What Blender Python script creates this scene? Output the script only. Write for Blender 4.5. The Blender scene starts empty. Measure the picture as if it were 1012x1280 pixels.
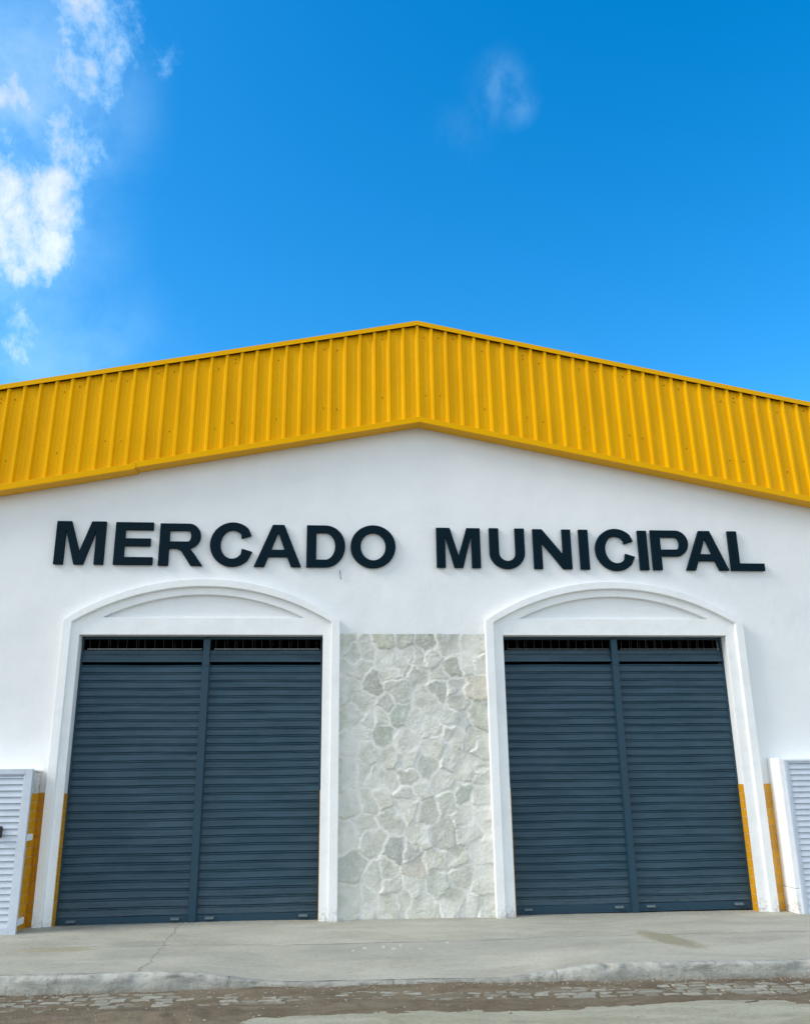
import bpy, math, random
import numpy as np
from mathutils import Vector, Matrix
random.seed(7); rng = np.random.default_rng(11)
S = bpy.context.scene
COL = S.collection

# ---------------------------------------------------------------- camera
yaw, pitch, roll = 0.09090225, 0.29665573, -0.01285143
cy, sy, cp, sp = math.cos(yaw), math.sin(yaw), math.cos(pitch), math.sin(pitch)
f = Vector((sy*cp, cy*cp, sp)); r = Vector((cy, -sy, 0)); u = r.cross(f)
c_, s_ = math.cos(roll), math.sin(roll)
r2 = r*c_ + u*s_; u2 = u*c_ - r*s_
cam = bpy.data.cameras.new('camera'); co = bpy.data.objects.new('camera', cam); COL.objects.link(co)
M = Matrix((r2, u2, -f)).transposed().to_4x4(); M.translation = Vector((0, -11.4, 1.66)); co.matrix_world = M
cam.sensor_fit = 'HORIZONTAL'; cam.sensor_width = 36; cam.lens = 36*1080/1012
cam.clip_start = .05; cam.clip_end = 3000
S.camera = co

# ---------------------------------------------------------------- light
SUN_EL, SUN_AZ = math.radians(36), math.radians(-103)     # azimuth from +Y, clockwise
sd = Vector((math.sin(SUN_AZ)*math.cos(SUN_EL), math.cos(SUN_AZ)*math.cos(SUN_EL), math.sin(SUN_EL)))
sl = bpy.data.lights.new('sun', 'SUN'); sl.energy = 2.0; sl.angle = math.radians(24); sl.color = (1, .95, .87)
so = bpy.data.objects.new('sun', sl); COL.objects.link(so)
so.rotation_euler = sd.to_track_quat('Z', 'Y').to_euler(); so.location = (-20, -8, 20)
S.view_settings.view_transform = 'Standard'; S.view_settings.look = 'None'
S.view_settings.gamma = 1; S.view_settings.exposure = 0.44

# ---------------------------------------------------------------- node helpers
class NT:
    def __init__(s, tree): s.t = tree; s.n = tree.nodes; s.l = tree.links
    def new(s, typ, **kw):
        n = s.n.new(typ)
        for k, v in kw.items(): setattr(n, k, v)
        return n
    def put(s, sock, v):
        if isinstance(v, bpy.types.NodeSocket): s.l.new(v, sock)
        elif v is not None: sock.default_value = v
    def m(s, op, a, b=None, c=None, clamp=False):
        n = s.new('ShaderNodeMath', operation=op, use_clamp=clamp)
        for i, v in enumerate((a, b, c)): s.put(n.inputs[i], v)
        return n.outputs[0]
    def vm(s, op, a, b=None, out=0):
        n = s.new('ShaderNodeVectorMath', operation=op)
        s.put(n.inputs[0], a); s.put(n.inputs[1], b)
        return n.outputs[out]
    def ramp(s, v, lo, hi, a=0., b=1.):
        n = s.new('ShaderNodeMapRange', interpolation_type='SMOOTHSTEP')
        for k, x in zip(('Value', 'From Min', 'From Max', 'To Min', 'To Max'), (v, lo, hi, a, b)): s.put(n.inputs[k], x)
        return n.outputs[0]
    def noise(s, vec, scale, detail=4, rough=.55, dist=0., out='Fac'):
        n = s.new('ShaderNodeTexNoise'); s.put(n.inputs['Vector'], vec)
        n.inputs['Scale'].default_value = scale; n.inputs['Detail'].default_value = detail
        n.inputs['Roughness'].default_value = rough; n.inputs['Distortion'].default_value = dist
        return n.outputs[out]
    def mapping(s, vec, scale=(1, 1, 1), loc=(0, 0, 0)):
        n = s.new('ShaderNodeMapping'); s.put(n.inputs['Vector'], vec)
        n.inputs['Scale'].default_value = scale; n.inputs['Location'].default_value = loc
        return n.outputs[0]
    def mix(s, fac, a, b, blend='MIX'):
        n = s.new('ShaderNodeMix', data_type='RGBA', blend_type=blend)
        def col(x): return (*x, 1) if isinstance(x, tuple) and len(x) == 3 else x
        s.put(n.inputs['Factor'], fac); s.put(n.inputs[6], col(a)); s.put(n.inputs[7], col(b))
        return n.outputs[2]

# ---------------------------------------------------------------- sky
W = bpy.data.worlds.new('World'); S.world = W; W.use_nodes = True
T = NT(W.node_tree); T.n.clear()
sky = T.new('ShaderNodeTexSky', sky_type='NISHITA', sun_disc=False)
sky.sun_elevation = SUN_EL; sky.sun_rotation = SUN_AZ
sky.air_density = 1.0; sky.dust_density = .6; sky.ozone_density = 2.0; sky.altitude = 10
hs = T.new('ShaderNodeHueSaturation'); hs.inputs['Saturation'].default_value = 1.465; hs.inputs['Value'].default_value = 1.53
hs.inputs['Hue'].default_value = .496
T.put(hs.inputs['Color'], sky.outputs[0])
D = T.new('ShaderNodeTexCoord').outputs['Generated']
Dn = T.vm('NORMALIZE', D)
nz = T.noise(Dn, 7, 8, .62, .5); nz2 = T.noise(Dn, 3.2, 5, .5, .2)
fine = T.noise(T.mapping(Dn, (1, 1, .8)), 13, 10, .62)
nv = T.noise(Dn, 5, 6, .6, 0, out='Color')
wob = T.vm('ADD', Dn, T.vm('MULTIPLY', T.vm('SUBTRACT', nv, (.5, .5, .5)), (.07, .07, .07)))
def blob(c, r0, r1, amp):
    d = T.vm('DISTANCE', wob, c, out=1)
    return T.ramp(d, r0, r1, amp, 0.)
def vmax(L):
    t = None
    for c, a, b, amp in L:
        q = blob(c, a, b, amp); t = q if t is None else T.m('MAXIMUM', t, q)
    return t
body = vmax([((-.352,.765,.540), .03, .12, 1.40), ((-.312,.800,.515), .02, .075, 1.30), ((-.302,.775,.560), .01, .095, 1.20), ((-.335,.735,.590), .01, .10, 1.10),
             ((-.318,.705,.635), 0, .08, 1.12), ((-.268,.745,.613), .01, .08, 1.10), ((-.243,.712,.660), .01, .07, 1.15), ((-.23,.690,.69), .01, .09, 1.10),
             ((-.330,.832,.450), 0, .09, .92), ((-.45,.76,.5), .04, .16, 1.1), ((-.36,.87,.35), .0, .06, .9)])
fray = T.noise(T.mapping(T.vm('ADD', Dn, T.vm('MULTIPLY', nv, (.05,.05,.05))), (1.3, 1, .55)), 34, 9, .68, .25)
nsum = T.m('ADD', T.m('MULTIPLY', T.m('SUBTRACT', fine, .5), 2.3), T.m('ADD', T.m('MULTIPLY', T.m('SUBTRACT', nz, .5), .8), T.m('MULTIPLY', T.m('SUBTRACT', fray, .5), 1.5)))
body = T.m('MULTIPLY', T.ramp(T.m('ADD', body, nsum), .45, 1.85), T.ramp(body, .0, .35))
veil = T.m('MULTIPLY', vmax([((-.36,.77,.52), .0, .20, .42), ((-.30,.71,.63), .0, .15, .46), ((-.31,.86,.40), 0, .2, .25)]), T.ramp(T.m('ADD', fine, nz), .75, 1.25, .35, 1.2))
wisp = T.m('MULTIPLY', vmax([((.160,.717,.678), 0, .050, .13), ((.182,.724,.665), 0, .030, .14), ((.13,.745,.654), 0, .05, .04), ((.24,.87,.43), 0, .06, .04)]), T.ramp(T.m('ADD', T.m('MULTIPLY', fine, .5), T.m('MULTIPLY', fray, .5)), .38, .66, .1, 1.2))
dens = T.m('MAXIMUM', T.m('MAXIMUM', body, veil), wisp)
# the clouds that fill the sky behind the photographer
sepd = T.new('ShaderNodeSeparateXYZ'); T.put(sepd.inputs[0], Dn)
back = T.m('ADD', T.m('MULTIPLY', sepd.outputs['Y'], -1), T.m('MULTIPLY', sepd.outputs['X'], -.25))
backc = T.m('MULTIPLY', T.ramp(back, -.18, .35), T.ramp(T.m('ADD', nz2, T.m('MULTIPLY', fine, .25)), .40, .62, .25, 1.))
dens = T.m('MAXIMUM', dens, backc, clamp=True)
dens = T.m('MINIMUM', dens, 1.0)
cloudc = T.mix(T.ramp(nz2, .35, .65), (5.2, 5.95, 6.5), (6.5, 7.0, 7.3))
glare = T.ramp(T.vm('DISTANCE', Dn, (-.90,.22,.38), out=1), .12, .50, 1, 0)  # unseen bright cloud at left, added to give the ribs their highlights
dens = T.m('MAXIMUM', dens, T.m('MULTIPLY', glare, .95))
cloudc = T.mix(1.0, cloudc, T.m('ADD', T.ramp(sepd.outputs['Z'], 0., .75, 1.30, .78), T.m('MULTIPLY', glare, 1.6)), 'MULTIPLY')
cloudc = T.mix(T.ramp(dens, .15, .75), (3.6, 5.9, 7.6), cloudc)
skc = T.mix(T.m('MULTIPLY', dens, .92), hs.outputs[0], cloudc)
bg = T.new('ShaderNodeBackground'); T.put(bg.inputs[0], skc); bg.inputs[1].default_value = .14
wo = T.new('ShaderNodeOutputWorld'); T.l.new(bg.outputs[0], wo.inputs[0])

# ---------------------------------------------------------------- materials
def mat(name, col=(.5,.5,.5), rough=.6, fn=None, metal=0., spec=.5):
    m = bpy.data.materials.new(name); m.use_nodes = True
    t = NT(m.node_tree); b = t.n['Principled BSDF']
    b.inputs['Base Color'].default_value = (*col, 1); b.inputs['Roughness'].default_value = rough
    b.inputs['Metallic'].default_value = metal; b.inputs['Specular IOR Level'].default_value = spec
    if fn: fn(t, b)
    return m
def P(t): return t.new('ShaderNodeNewGeometry').outputs['Position']
def bump(t, b, h, dist, strength=1.):
    n = t.new('ShaderNodeBump'); n.inputs['Distance'].default_value = dist; n.inputs['Strength'].default_value = strength
    t.put(n.inputs['Height'], h); t.l.new(n.outputs[0], b.inputs['Normal'])
def sep(t, v):
    n = t.new('ShaderNodeSeparateXYZ'); t.put(n.inputs[0], v); return n.outputs

def f_plaster(t, b):
    p = P(t)
    mott = t.noise(p, .9, 5, .6); fine = t.noise(p, 14, 6, .6)
    streak = t.noise(t.mapping(p, (5, 5, .45)), 1, 5, .6)
    c = t.mix(t.ramp(mott, .35, .7), (.83,.835,.83), (.78,.785,.79))
    c = t.mix(t.ramp(streak, .52, .78, 0, .13), c, (.69,.70,.70))
    drip = t.noise(t.mapping(p, (16, 5, .35)), 1, 6, .7)
    c = t.mix(t.m('MULTIPLY', t.ramp(drip, .60, .74, 0, .22), t.ramp(t.noise(p, .6, 3, .5), .42, .62)), c, (.60,.60,.57))
    z = sep(t, p)[2]
    low = t.m('MULTIPLY', t.ramp(z, .02, .35, 1, 0), t.ramp(t.noise(p, 9, 6, .7), .45, .7))
    c = t.mix(t.m('MULTIPLY', low, .45), c, (.48,.45,.40))
    t.put(b.inputs['Base Color'], c)
    h = t.m('ADD', t.m('MULTIPLY', t.noise(p, 2.2, 3, .5), 1.6), t.m('ADD', t.m('MULTIPLY', fine, .35), t.m('MULTIPLY', t.noise(p, 90, 3, .6), .10)))
    bump(t, b, h, .012, .8)
PLASTER = mat('white_plaster', rough=.75, fn=f_plaster)
def f_trim(t, b):
    p = P(t)
    c = t.mix(t.ramp(t.noise(p, 3, 6, .65), .4, .75), (.86,.865,.86), (.79,.795,.79))
    z = sep(t, p)[2]
    low = t.m('MULTIPLY', t.ramp(z, .0, .22, 1, 0), t.ramp(t.noise(p, 22, 6, .7), .47, .62))
    c = t.mix(t.m('MULTIPLY', low, .7), c, (.42,.39,.34))
    t.put(b.inputs['Base Color'], c)
    bump(t, b, t.m('ADD', t.noise(p, 7, 4, .6), t.m('MULTIPLY', t.noise(p, 70, 4, .65), .25)), .008, .7)
TRIM = mat('white_trim_paint', rough=.62, fn=f_trim)
def f_rough(t, b):
    p = P(t)
    h = t.noise(p, 9, 6, .7, 1.5)
    t.put(b.inputs['Base Color'], t.mix(t.ramp(h, .42, .62), (.52,.52,.50), (.80,.81,.80)))
    bump(t, b, h, .03)
ROUGHP = mat('unfinished_render', rough=.85, fn=f_rough)

def f_yellow(t, b):
    p = P(t)
    n = t.noise(t.mapping(p, (3.2, 1, .7)), 1, 5, .6); n2 = t.noise(t.mapping(p, (40, 10, 1.2)), 1, 4, .6)
    b.inputs['Specular Tint'].default_value = (1, .72, .12, 1)
    c = t.mix(t.ramp(n, .35, .7), (.87,.445,.0), (.78,.385,.0))
    c = t.mix(t.ramp(n2, .55, .8, 0, .12), c, (.62,.30,.004))
    t.put(b.inputs['Base Color'], c)
    t.put(b.inputs['Roughness'], t.ramp(n, .3, .7, .26, .36))
    bump(t, b, t.noise(t.mapping(p, (2.2, 1, 1.1)), 1, 2, .4), .025, .5)
YELLOW = mat('yellow_painted_sheet', rough=.32, fn=f_yellow, spec=.40)
YTRIM = mat('yellow_flashing', (.79,.392,.0), .36, spec=.35, fn=lambda t, b: setattr(b.inputs['Specular Tint'], 'default_value', (1, .72, .12, 1)))
SCREW = mat('screw_head', (.30,.14,.01), .6, spec=.1)

def f_blue(t, b):
    p = P(t)
    n = t.noise(t.mapping(p, (1.3, 1, 9)), 1, 5, .65); dust = t.noise(t.mapping(p, (9, 9, 30)), 1, 5, .7)
    c = t.mix(t.ramp(n, .3, .7), (.009,.040,.064), (.026,.064,.096))  # long horizontal patches paint the slats' uneven reflections into the colour
    c = t.mix(t.ramp(dust, .5, .8, 0, .30), c, (.05,.085,.10))
    z = sep(t, p)[2]
    c = t.mix(t.m('MULTIPLY', t.ramp(z, .0, .5, 1, 0), t.ramp(dust, .35, .7, 0, .35)), c, (.11,.12,.12))
    t.put(b.inputs['Base Color'], c)
    t.put(b.inputs['Roughness'], t.ramp(dust, .3, .7, .34, .55))
BLUE = mat('slate_blue_paint', rough=.42, fn=f_blue, spec=.35)
BLUEF = mat('slate_blue_frame', (.016,.050,.080), .45, spec=.3)
LETTER = mat('dark_letter_paint', (.0012,.0115,.0200), .6, spec=.08)
DARK = mat('dark_interior', (.012,.011,.011), .9)
WIRE = mat('grille_wire', (.10,.075,.06), .6)
TAB = mat('highlit_tab_paint', (.11,.15,.17), .4)  # lighter than the rails: tab highlights are put into the colour
ROD = mat('pale_rod', (.45,.46,.44), .5)
def f_leaf(t, b):
    p = P(t)
    n = t.noise(p, 6, 5, .6)
    t.put(b.inputs['Base Color'], t.mix(t.ramp(n, .4, .7), (.58,.625,.70), (.52,.57,.645)))
LEAF = mat('pale_metal_paint', rough=.38, fn=f_leaf)
BLACK = mat('black_plastic', (.012,.012,.014), .4)

def f_tile(t, b):
    g = t.new('ShaderNodeObjectInfo')
    p = P(t)
    cell = t.new('ShaderNodeTexWhiteNoise'); cell.noise_dimensions = '3D'
    t.put(cell.inputs['Vector'], t.vm('FLOOR', t.mapping(p, (10, 10, 9.9), (.1,.1,.1))))
    c = t.mix(cell.outputs['Value'], (.74,.36,.010), (.62,.28,.008))
    c = t.mix(t.ramp(t.noise(p, 30, 4, .6), .45, .75, 0, .4), c, (.50,.21,.01))
    t.put(b.inputs['Base Color'], c)
TILE = mat('orange_glazed_tile', rough=.22, fn=f_tile)
GROUT = mat('white_grout', (.55,.47,.32), .8)

def f_stone(t, b):
    at = t.new('ShaderNodeAttribute'); at.attribute_name = 'col'
    p = P(t)
    n = t.noise(p, 17, 7, .68, 1.0); n2 = t.noise(p, 70, 5, .7)
    c = t.mix(t.ramp(n, .44, .66, 0, .45), at.outputs['Color'], (.75,.74,.69))
    c = t.mix(t.ramp(n2, .52, .75, 0, .35), c, (.34,.35,.30))
    t.put(b.inputs['Base Color'], c)
    bump(t, b, t.m('ADD', t.noise(p, 28, 6, .7, .6), t.m('MULTIPLY', n2, .4)), .014, .9)
STONE = mat('whitewashed_field_stone', rough=.85, fn=f_stone)

def f_conc(t, b):
    p = P(t); X, Y, Z = sep(t, p)
    n = t.noise(t.mapping(p, (.55, 1.3, 1)), 1.6, 7, .65, .4); n2 = t.noise(p, 24, 7, .7); n3 = t.noise(t.mapping(p, (.35, 2.4, 1)), 2.2, 6, .6, .5)
    c = t.mix(t.ramp(n, .33, .68), (.455,.435,.355), (.345,.330,.268))
    c = t.mix(t.ramp(n3, .50, .72, 0, .55), c, (.47,.458,.385))
    c = t.mix(t.ramp(n2, .47, .78, 0, .6), c, (.20,.195,.165))
    c = t.mix(t.ramp(t.noise(p, 6, 8, .72, .3), .46, .68, 0, .45), c, (.44,.43,.355))
    # a darker band of older screed along the joint
    band = t.m('MULTIPLY', t.ramp(Y, -1.98, -1.88), t.ramp(Y, -1.34, -1.30, 1, 0))
    band = t.m('MULTIPLY', band, t.m('MULTIPLY', t.ramp(X, -.6, .3), t.ramp(X, 2.2, 3.4, 1, 0)))
    c = t.mix(t.m('MULTIPLY', band, .38), c, (.26,.262,.235))
    # joint along the pavement, wavering
    jy = t.m('ADD', Y, t.m('MULTIPLY', t.m('SUBTRACT', t.noise(p, 1.3, 3, .5), .5), .10))
    jy = t.m('ADD', jy, t.m('MULTIPLY', X, .032))
    j = t.ramp(t.m('ABSOLUTE', t.m('ADD', jy, 1.33)), .006, .024, 1, 0)
    c = t.mix(t.m('MULTIPLY', j, t.ramp(t.noise(p, 3, 3, .5), .35, .65, .0, .6)), c, (.15,.145,.125))
    # crack across
    cx = t.m('ADD', X, t.m('MULTIPLY', t.m('SUBTRACT', t.noise(p, 2.6, 6, .7), .5), .30))
    k = t.ramp(t.m('ABSOLUTE', t.m('ADD', cx, 1.67)), .002, .008, 1, 0)
    c = t.mix(t.m('MULTIPLY', k, t.ramp(t.noise(p, 4, 4, .6), .35, .6, .15, .65)), c, (.13,.125,.105))
    # ochre stains
    def spot(cx, cy, rx, ry, amp, col, c, rot=0.):
        dx = t.m('DIVIDE', t.m('ADD', t.m('SUBTRACT', X, cx), t.m('MULTIPLY', t.m('SUBTRACT', Y, cy), rot)), rx)
        dy = t.m('DIVIDE', t.m('SUBTRACT', Y, cy), ry)
        d = t.m('SQRT', t.m('ADD', t.m('MULTIPLY', dx, dx), t.m('MULTIPLY', dy, dy)))
        d = t.m('ADD', d, t.m('MULTIPLY', t.m('SUBTRACT', t.noise(p, 7, 6, .7), .5), 1.1))
        return t.mix(t.m('MULTIPLY', t.ramp(d, .55, 1.15, 1, 0), amp), c, col)
    c = spot(-2.75, -1.36, .45, .12, .55, (.30,.26,.13), c)
    c = spot(3.60, -1.72, .20, .55, .65, (.23,.20,.11), c, .25)
    c = spot(-1.95, -1.15, .35, .18, .45, (.22,.22,.195), c)
    c = spot(-1.85, -1.65, .45, .28, .40, (.25,.25,.225), c)
    for q_ in ((.42,-1.52,.03,.05),(.62,-1.50,.02,.07),(.72,-1.58,.035,.05),(.80,-1.46,.015,.06),(1.0,-1.6,.02,.03),(.30,-1.60,.02,.03),(1.3,-1.42,.02,.05)): c = spot(q_[0], q_[1], q_[2], q_[3], .7, (.55,.55,.52), c)
    c = spot(-.35, -.35, .28, .08, .4, (.5,.5,.47), c)
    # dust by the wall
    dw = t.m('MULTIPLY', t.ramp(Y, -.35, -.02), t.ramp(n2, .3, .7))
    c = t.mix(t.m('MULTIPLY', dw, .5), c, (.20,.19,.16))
    t.put(b.inputs['Base Color'], c)
    h = t.m('ADD', t.m('MULTIPLY', n, 1.5), t.m('ADD', t.m('MULTIPLY', n2, .35), t.m('MULTIPLY', t.m('ADD', j, k), -.6)))
    h = t.m('ADD', h, t.m('MULTIPLY', t.noise(t.mapping(p, (1, 6, 1)), 9, 5, .7), .5))
    bump(t, b, h, .013, .9)
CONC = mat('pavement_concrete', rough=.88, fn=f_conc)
def f_kerb(t, b):
    p = P(t); X, Y, Z = sep(t, p)
    n = t.noise(t.mapping(p, (1.6, 1, 5)), 1.7, 7, .68, .8); n2 = t.noise(p, 32, 7, .72)
    c = t.mix(t.ramp(n, .36, .64), (.42,.41,.355), (.25,.25,.22))
    top = t.ramp(Z, -.035, -.012)
    c = t.mix(t.m('MULTIPLY', t.ramp(n2, .46, .74, .1, .75), t.ramp(Z, -.02, -.06)), c, (.20,.205,.195))
    # remains of whitewash, thick near the corner of the raised part
    wx = t.m('MULTIPLY', t.ramp(t.noise(p, 7, 7, .72), .42, .58), t.m('ADD', t.ramp(t.m('ABSOLUTE', t.m('SUBTRACT', X, 2.15)), .22, .45, .9, 0), t.m('ADD', t.m('MULTIPLY', t.ramp(Z, -.06, -.02), .55), t.ramp(X, -1.2, -.4, .25, .05)), clamp=True))
    c = t.mix(t.m('MULTIPLY', wx, .65), c, (.55,.54,.48))
    seam = t.m('ABSOLUTE', t.m('SUBTRACT', t.m('FRACT', t.m('ADD', t.m('DIVIDE', X, 1.48), .07)), .5))
    sm = t.m('MULTIPLY', t.ramp(seam, .0015, .005, 1, 0), t.ramp(t.noise(p, 5, 4, .6), .42, .6))
    c = t.mix(t.m('MULTIPLY', sm, .55), c, (.16,.16,.15))
    foot = t.m('MULTIPLY', t.ramp(Z, -.16, -.09, 1, 0), t.ramp(n2, .3, .6))
    c = t.mix(t.m('MULTIPLY', foot, .7), c, (.22,.185,.14))
    t.put(b.inputs['Base Color'], c)
    bump(t, b, t.m('ADD', n, t.m('ADD', t.m('MULTIPLY', n2, .5), t.m('MULTIPLY', sm, -.8))), .02)
KERB = mat('kerb_concrete', rough=.9, fn=f_kerb)
def f_dirt(t, b):
    p = P(t)
    n = t.noise(t.mapping(p, (.7, 1.6, 1)), 2.4, 8, .7, .5); n2 = t.noise(p, 45, 7, .75); n3 = t.noise(p, 8, 5, .7)
    c = t.mix(t.ramp(n, .36, .64), (.125,.088,.050), (.200,.158,.100))
    c = t.mix(t.ramp(n3, .5, .7, 0, .6), c, (.115,.080,.052))
    c = t.mix(t.ramp(n2, .52, .74, 0, .6), c, (.27,.235,.17))
    t.put(b.inputs['Base Color'], c)
    bump(t, b, t.m('ADD', t.m('MULTIPLY', n2, .6), n3), .02)
DIRT = mat('sandy_dirt', rough=.95, fn=f_dirt)
def f_sett(t, b):
    p = P(t)
    cell = t.new('ShaderNodeAttribute'); cell.attribute_name = 'tone'
    n = t.noise(p, 25, 6, .7)
    c = t.mix(cell.outputs['Fac'], (.38,.37,.305), (.21,.20,.155))
    c = t.mix(t.ramp(n, .42, .66, 0, .8), c, (.22,.185,.13))
    t.put(b.inputs['Base Color'], c); bump(t, b, n, .01)
SETT = mat('granite_sett', rough=.8, fn=f_sett)
def f_slab(t, b):
    p = P(t)
    n = t.noise(t.mapping(p, (.5, 1.5, 1)), 2.5, 8, .7, .6); n2 = t.noise(p, 30, 7, .75)
    c = t.mix(t.ramp(n, .35, .65), (.42,.40,.30), (.31,.29,.20))
    c = t.mix(t.ramp(n2, .48, .72, 0, .6), c, (.20,.18,.14))
    t.put(b.inputs['Base Color'], c); bump(t, b, t.m('ADD', n, t.m('MULTIPLY', n2, .5)), .02)
SLAB = mat('road_concrete', rough=.92, fn=f_slab)
GROUND = mat('earth', (.2,.17,.12), .95)
ROOFM = mat('roof_sheet', (.45,.46,.46), .5)

# ---------------------------------------------------------------- object helpers
def link(name, me, m=None, parent=None, smooth=False):
    o = bpy.data.objects.new(name, me); COL.objects.link(o)
    if m is not None: me.materials.append(m)
    if parent is not None: o.parent = parent
    if smooth: me.shade_smooth()
    return o
def mesh(name, V, F, m=None, parent=None, smooth=False):
    me = bpy.data.meshes.new(name); me.from_pydata([tuple(v) for v in V], [], [tuple(x) for x in F]); me.update()
    return link(name, me, m, parent, smooth)
def empty(name, loc): 
    o = bpy.data.objects.new(name, None); COL.objects.link(o); o.location = loc; return o
def tag(o, label=None, cat=None, group=None, kind=None):
    for k, v in (('label', label), ('category', cat), ('group', group), ('kind', kind)):
        if v: o[k] = v
    return o
class MB:
    def __init__(s): s.V = []; s.F = []; s.M = []
    def quad(s, *p, mi=0):
        n = len(s.V); s.V += p; s.F.append(tuple(range(n, n+len(p)))); s.M.append(mi)
    def hexa(s, b, mi=0):        # 8 corners: bottom 4 ccw, top 4 ccw
        n = len(s.V); s.V += b
        for q in ((0,3,2,1), (4,5,6,7), (0,1,5,4), (1,2,6,5), (2,3,7,6), (3,0,4,7)):
            s.F.append(tuple(n+i for i in q)); s.M.append(mi)
    def box(s, x0, x1, y0, y1, z0, z1, mi=0):
        s.hexa([(x0,y0,z0),(x1,y0,z0),(x1,y1,z0),(x0,y1,z0),(x0,y0,z1),(x1,y0,z1),(x1,y1,z1),(x0,y1,z1)], mi)
    def tube(s, a, b, rad, n=6, mi=0):
        a, b = Vector(a), Vector(b); d = (b-a).normalized()
        p = d.orthogonal().normalized(); q = d.cross(p); k = len(s.V)
        for e in (a, b):
            for i in range(n):
                t = 2*math.pi*i/n; s.V.append(tuple(e + (p*math.cos(t)+q*math.sin(t))*rad))
        for i in range(n):
            j = (i+1) % n; s.F.append((k+i, k+j, k+n+j, k+n+i)); s.M.append(mi)
        s.F.append(tuple(k+i for i in reversed(range(n)))); s.F.append(tuple(k+n+i for i in range(n))); s.M += [mi, mi]
    def build(s, name, mats, parent=None, bevel=0, off=(0,0,0)):
        me = bpy.data.meshes.new(name)
        me.from_pydata([(v[0]-off[0], v[1]-off[1], v[2]-off[2]) for v in s.V], [], s.F)
        for m in (mats if isinstance(mats, (list, tuple)) else [mats]): me.materials.append(m)
        me.polygons.foreach_set('material_index', s.M); me.update()
        o = link(name, me, None, parent)
        if bevel:
            b = o.modifiers.new('bevel', 'BEVEL'); b.width = bevel; b.segments = 2; b.limit_method = 'ANGLE'; b.angle_limit = math.radians(40)
        return o
def plate(name, loops, y_front, y_back, m, parent=None, bev=0., off=(0,0)):
    """flat shape in the facade plane (x,z loops, first the outline then holes), given real thickness"""
    cu = bpy.data.curves.new(name, 'CURVE'); cu.dimensions = '2D'; cu.fill_mode = 'BOTH'
    th = (y_back-y_front)/2
    cu.extrude = th-bev; cu.bevel_depth = bev; cu.bevel_resolution = 2; cu.offset = -bev if bev else 0
    for L in loops:
        sp_ = cu.splines.new('POLY'); sp_.points.add(len(L)-1); sp_.use_cyclic_u = True
        for i, (x, z) in enumerate(L): sp_.points[i].co = (x, z, 0, 1)
    tmp = bpy.data.objects.new('tmp', cu); COL.objects.link(tmp)
    bpy.context.view_layer.update()
    dg = bpy.context.evaluated_depsgraph_get()
    me = bpy.data.meshes.new_from_object(tmp.evaluated_get(dg), depsgraph=dg)
    bpy.data.objects.remove(tmp); bpy.data.curves.remove(cu)
    ym = (y_front+y_back)/2
    n = len(me.vertices); a = np.empty(n*3); me.vertices.foreach_get('co', a); a = a.reshape(-1, 3)
    me.vertices.foreach_set('co', np.stack([a[:,0]-off[0], ym-a[:,2], a[:,1]-off[1]], 1).ravel())
    me.name = name; me.materials.clear(); me.shade_flat(); me.update()
    return link(name, me, m, parent)
def vnoise(x, y, s, seed=0):
    """smooth 2-D value noise for shaping meshes"""
    g = np.random.default_rng(seed).random((64, 64))
    x = x*s+100; y = y*s+100; xi = np.floor(x).astype(int); yi = np.floor(y).astype(int)
    fx = x-xi; fy = y-yi; fx = fx*fx*(3-2*fx); fy = fy*fy*(3-2*fy)
    G = lambda i, j: g[i % 64, j % 64]
    return (G(xi,yi)*(1-fx)+G(xi+1,yi)*fx)*(1-fy) + (G(xi,yi+1)*(1-fx)+G(xi+1,yi+1)*fx)*fy - .5
def fbm(x, y, s, seed=0, oct=4):
    return sum(vnoise(x, y, s*2**k, seed+k)*.5**k for k in range(oct))
def grid_mesh(name, X, Y, Z, m, parent=None, smooth=True, flip=False):
    nr, nc = X.shape
    me = bpy.data.meshes.new(name)
    co_ = np.stack([X, Y, Z], -1).reshape(-1, 3)
    idx = np.arange(nr*nc).reshape(nr, nc)
    q = np.stack([idx[:-1,:-1], idx[:-1,1:], idx[1:,1:], idx[1:,:-1]], -1).reshape(-1, 4)
    if flip: q = q[:, ::-1]
    me.vertices.add(len(co_)); me.vertices.foreach_set('co', co_.ravel())
    me.loops.add(q.size); me.loops.foreach_set('vertex_index', q.ravel().astype(np.int32))
    me.polygons.add(len(q)); me.polygons.foreach_set('loop_start', np.arange(0, q.size, 4, dtype=np.int32))
    me.update(calc_edges=True); me.validate()
    return link(name, me, m, parent, smooth)

# ================================================================ THE MARKET BUILDING
AX = 1.24                                # ridge of the gable
XL, XR = -11.0, 13.5
bld = empty('market_building', (AX, 0, 0))
tag(bld, 'white market hall with yellow gable fascia and two arched shutter doorways', 'building')
def par(o):                              # parent while keeping world placement
    o.parent = bld; o.matrix_parent_inverse = Matrix.Translation((-AX, 0, 0)); return o
DOORS = [(-3.165, -.065, -1.57), (2.325, 5.405, 3.87)]   # opening left, right, centre post
HEAD = 3.44
def ztop(x): return 8.05-(.208 if x < AX else .195)*abs(x-AX)
def zbot(x): return 6.42-.1965*abs(x-AX)

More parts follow.
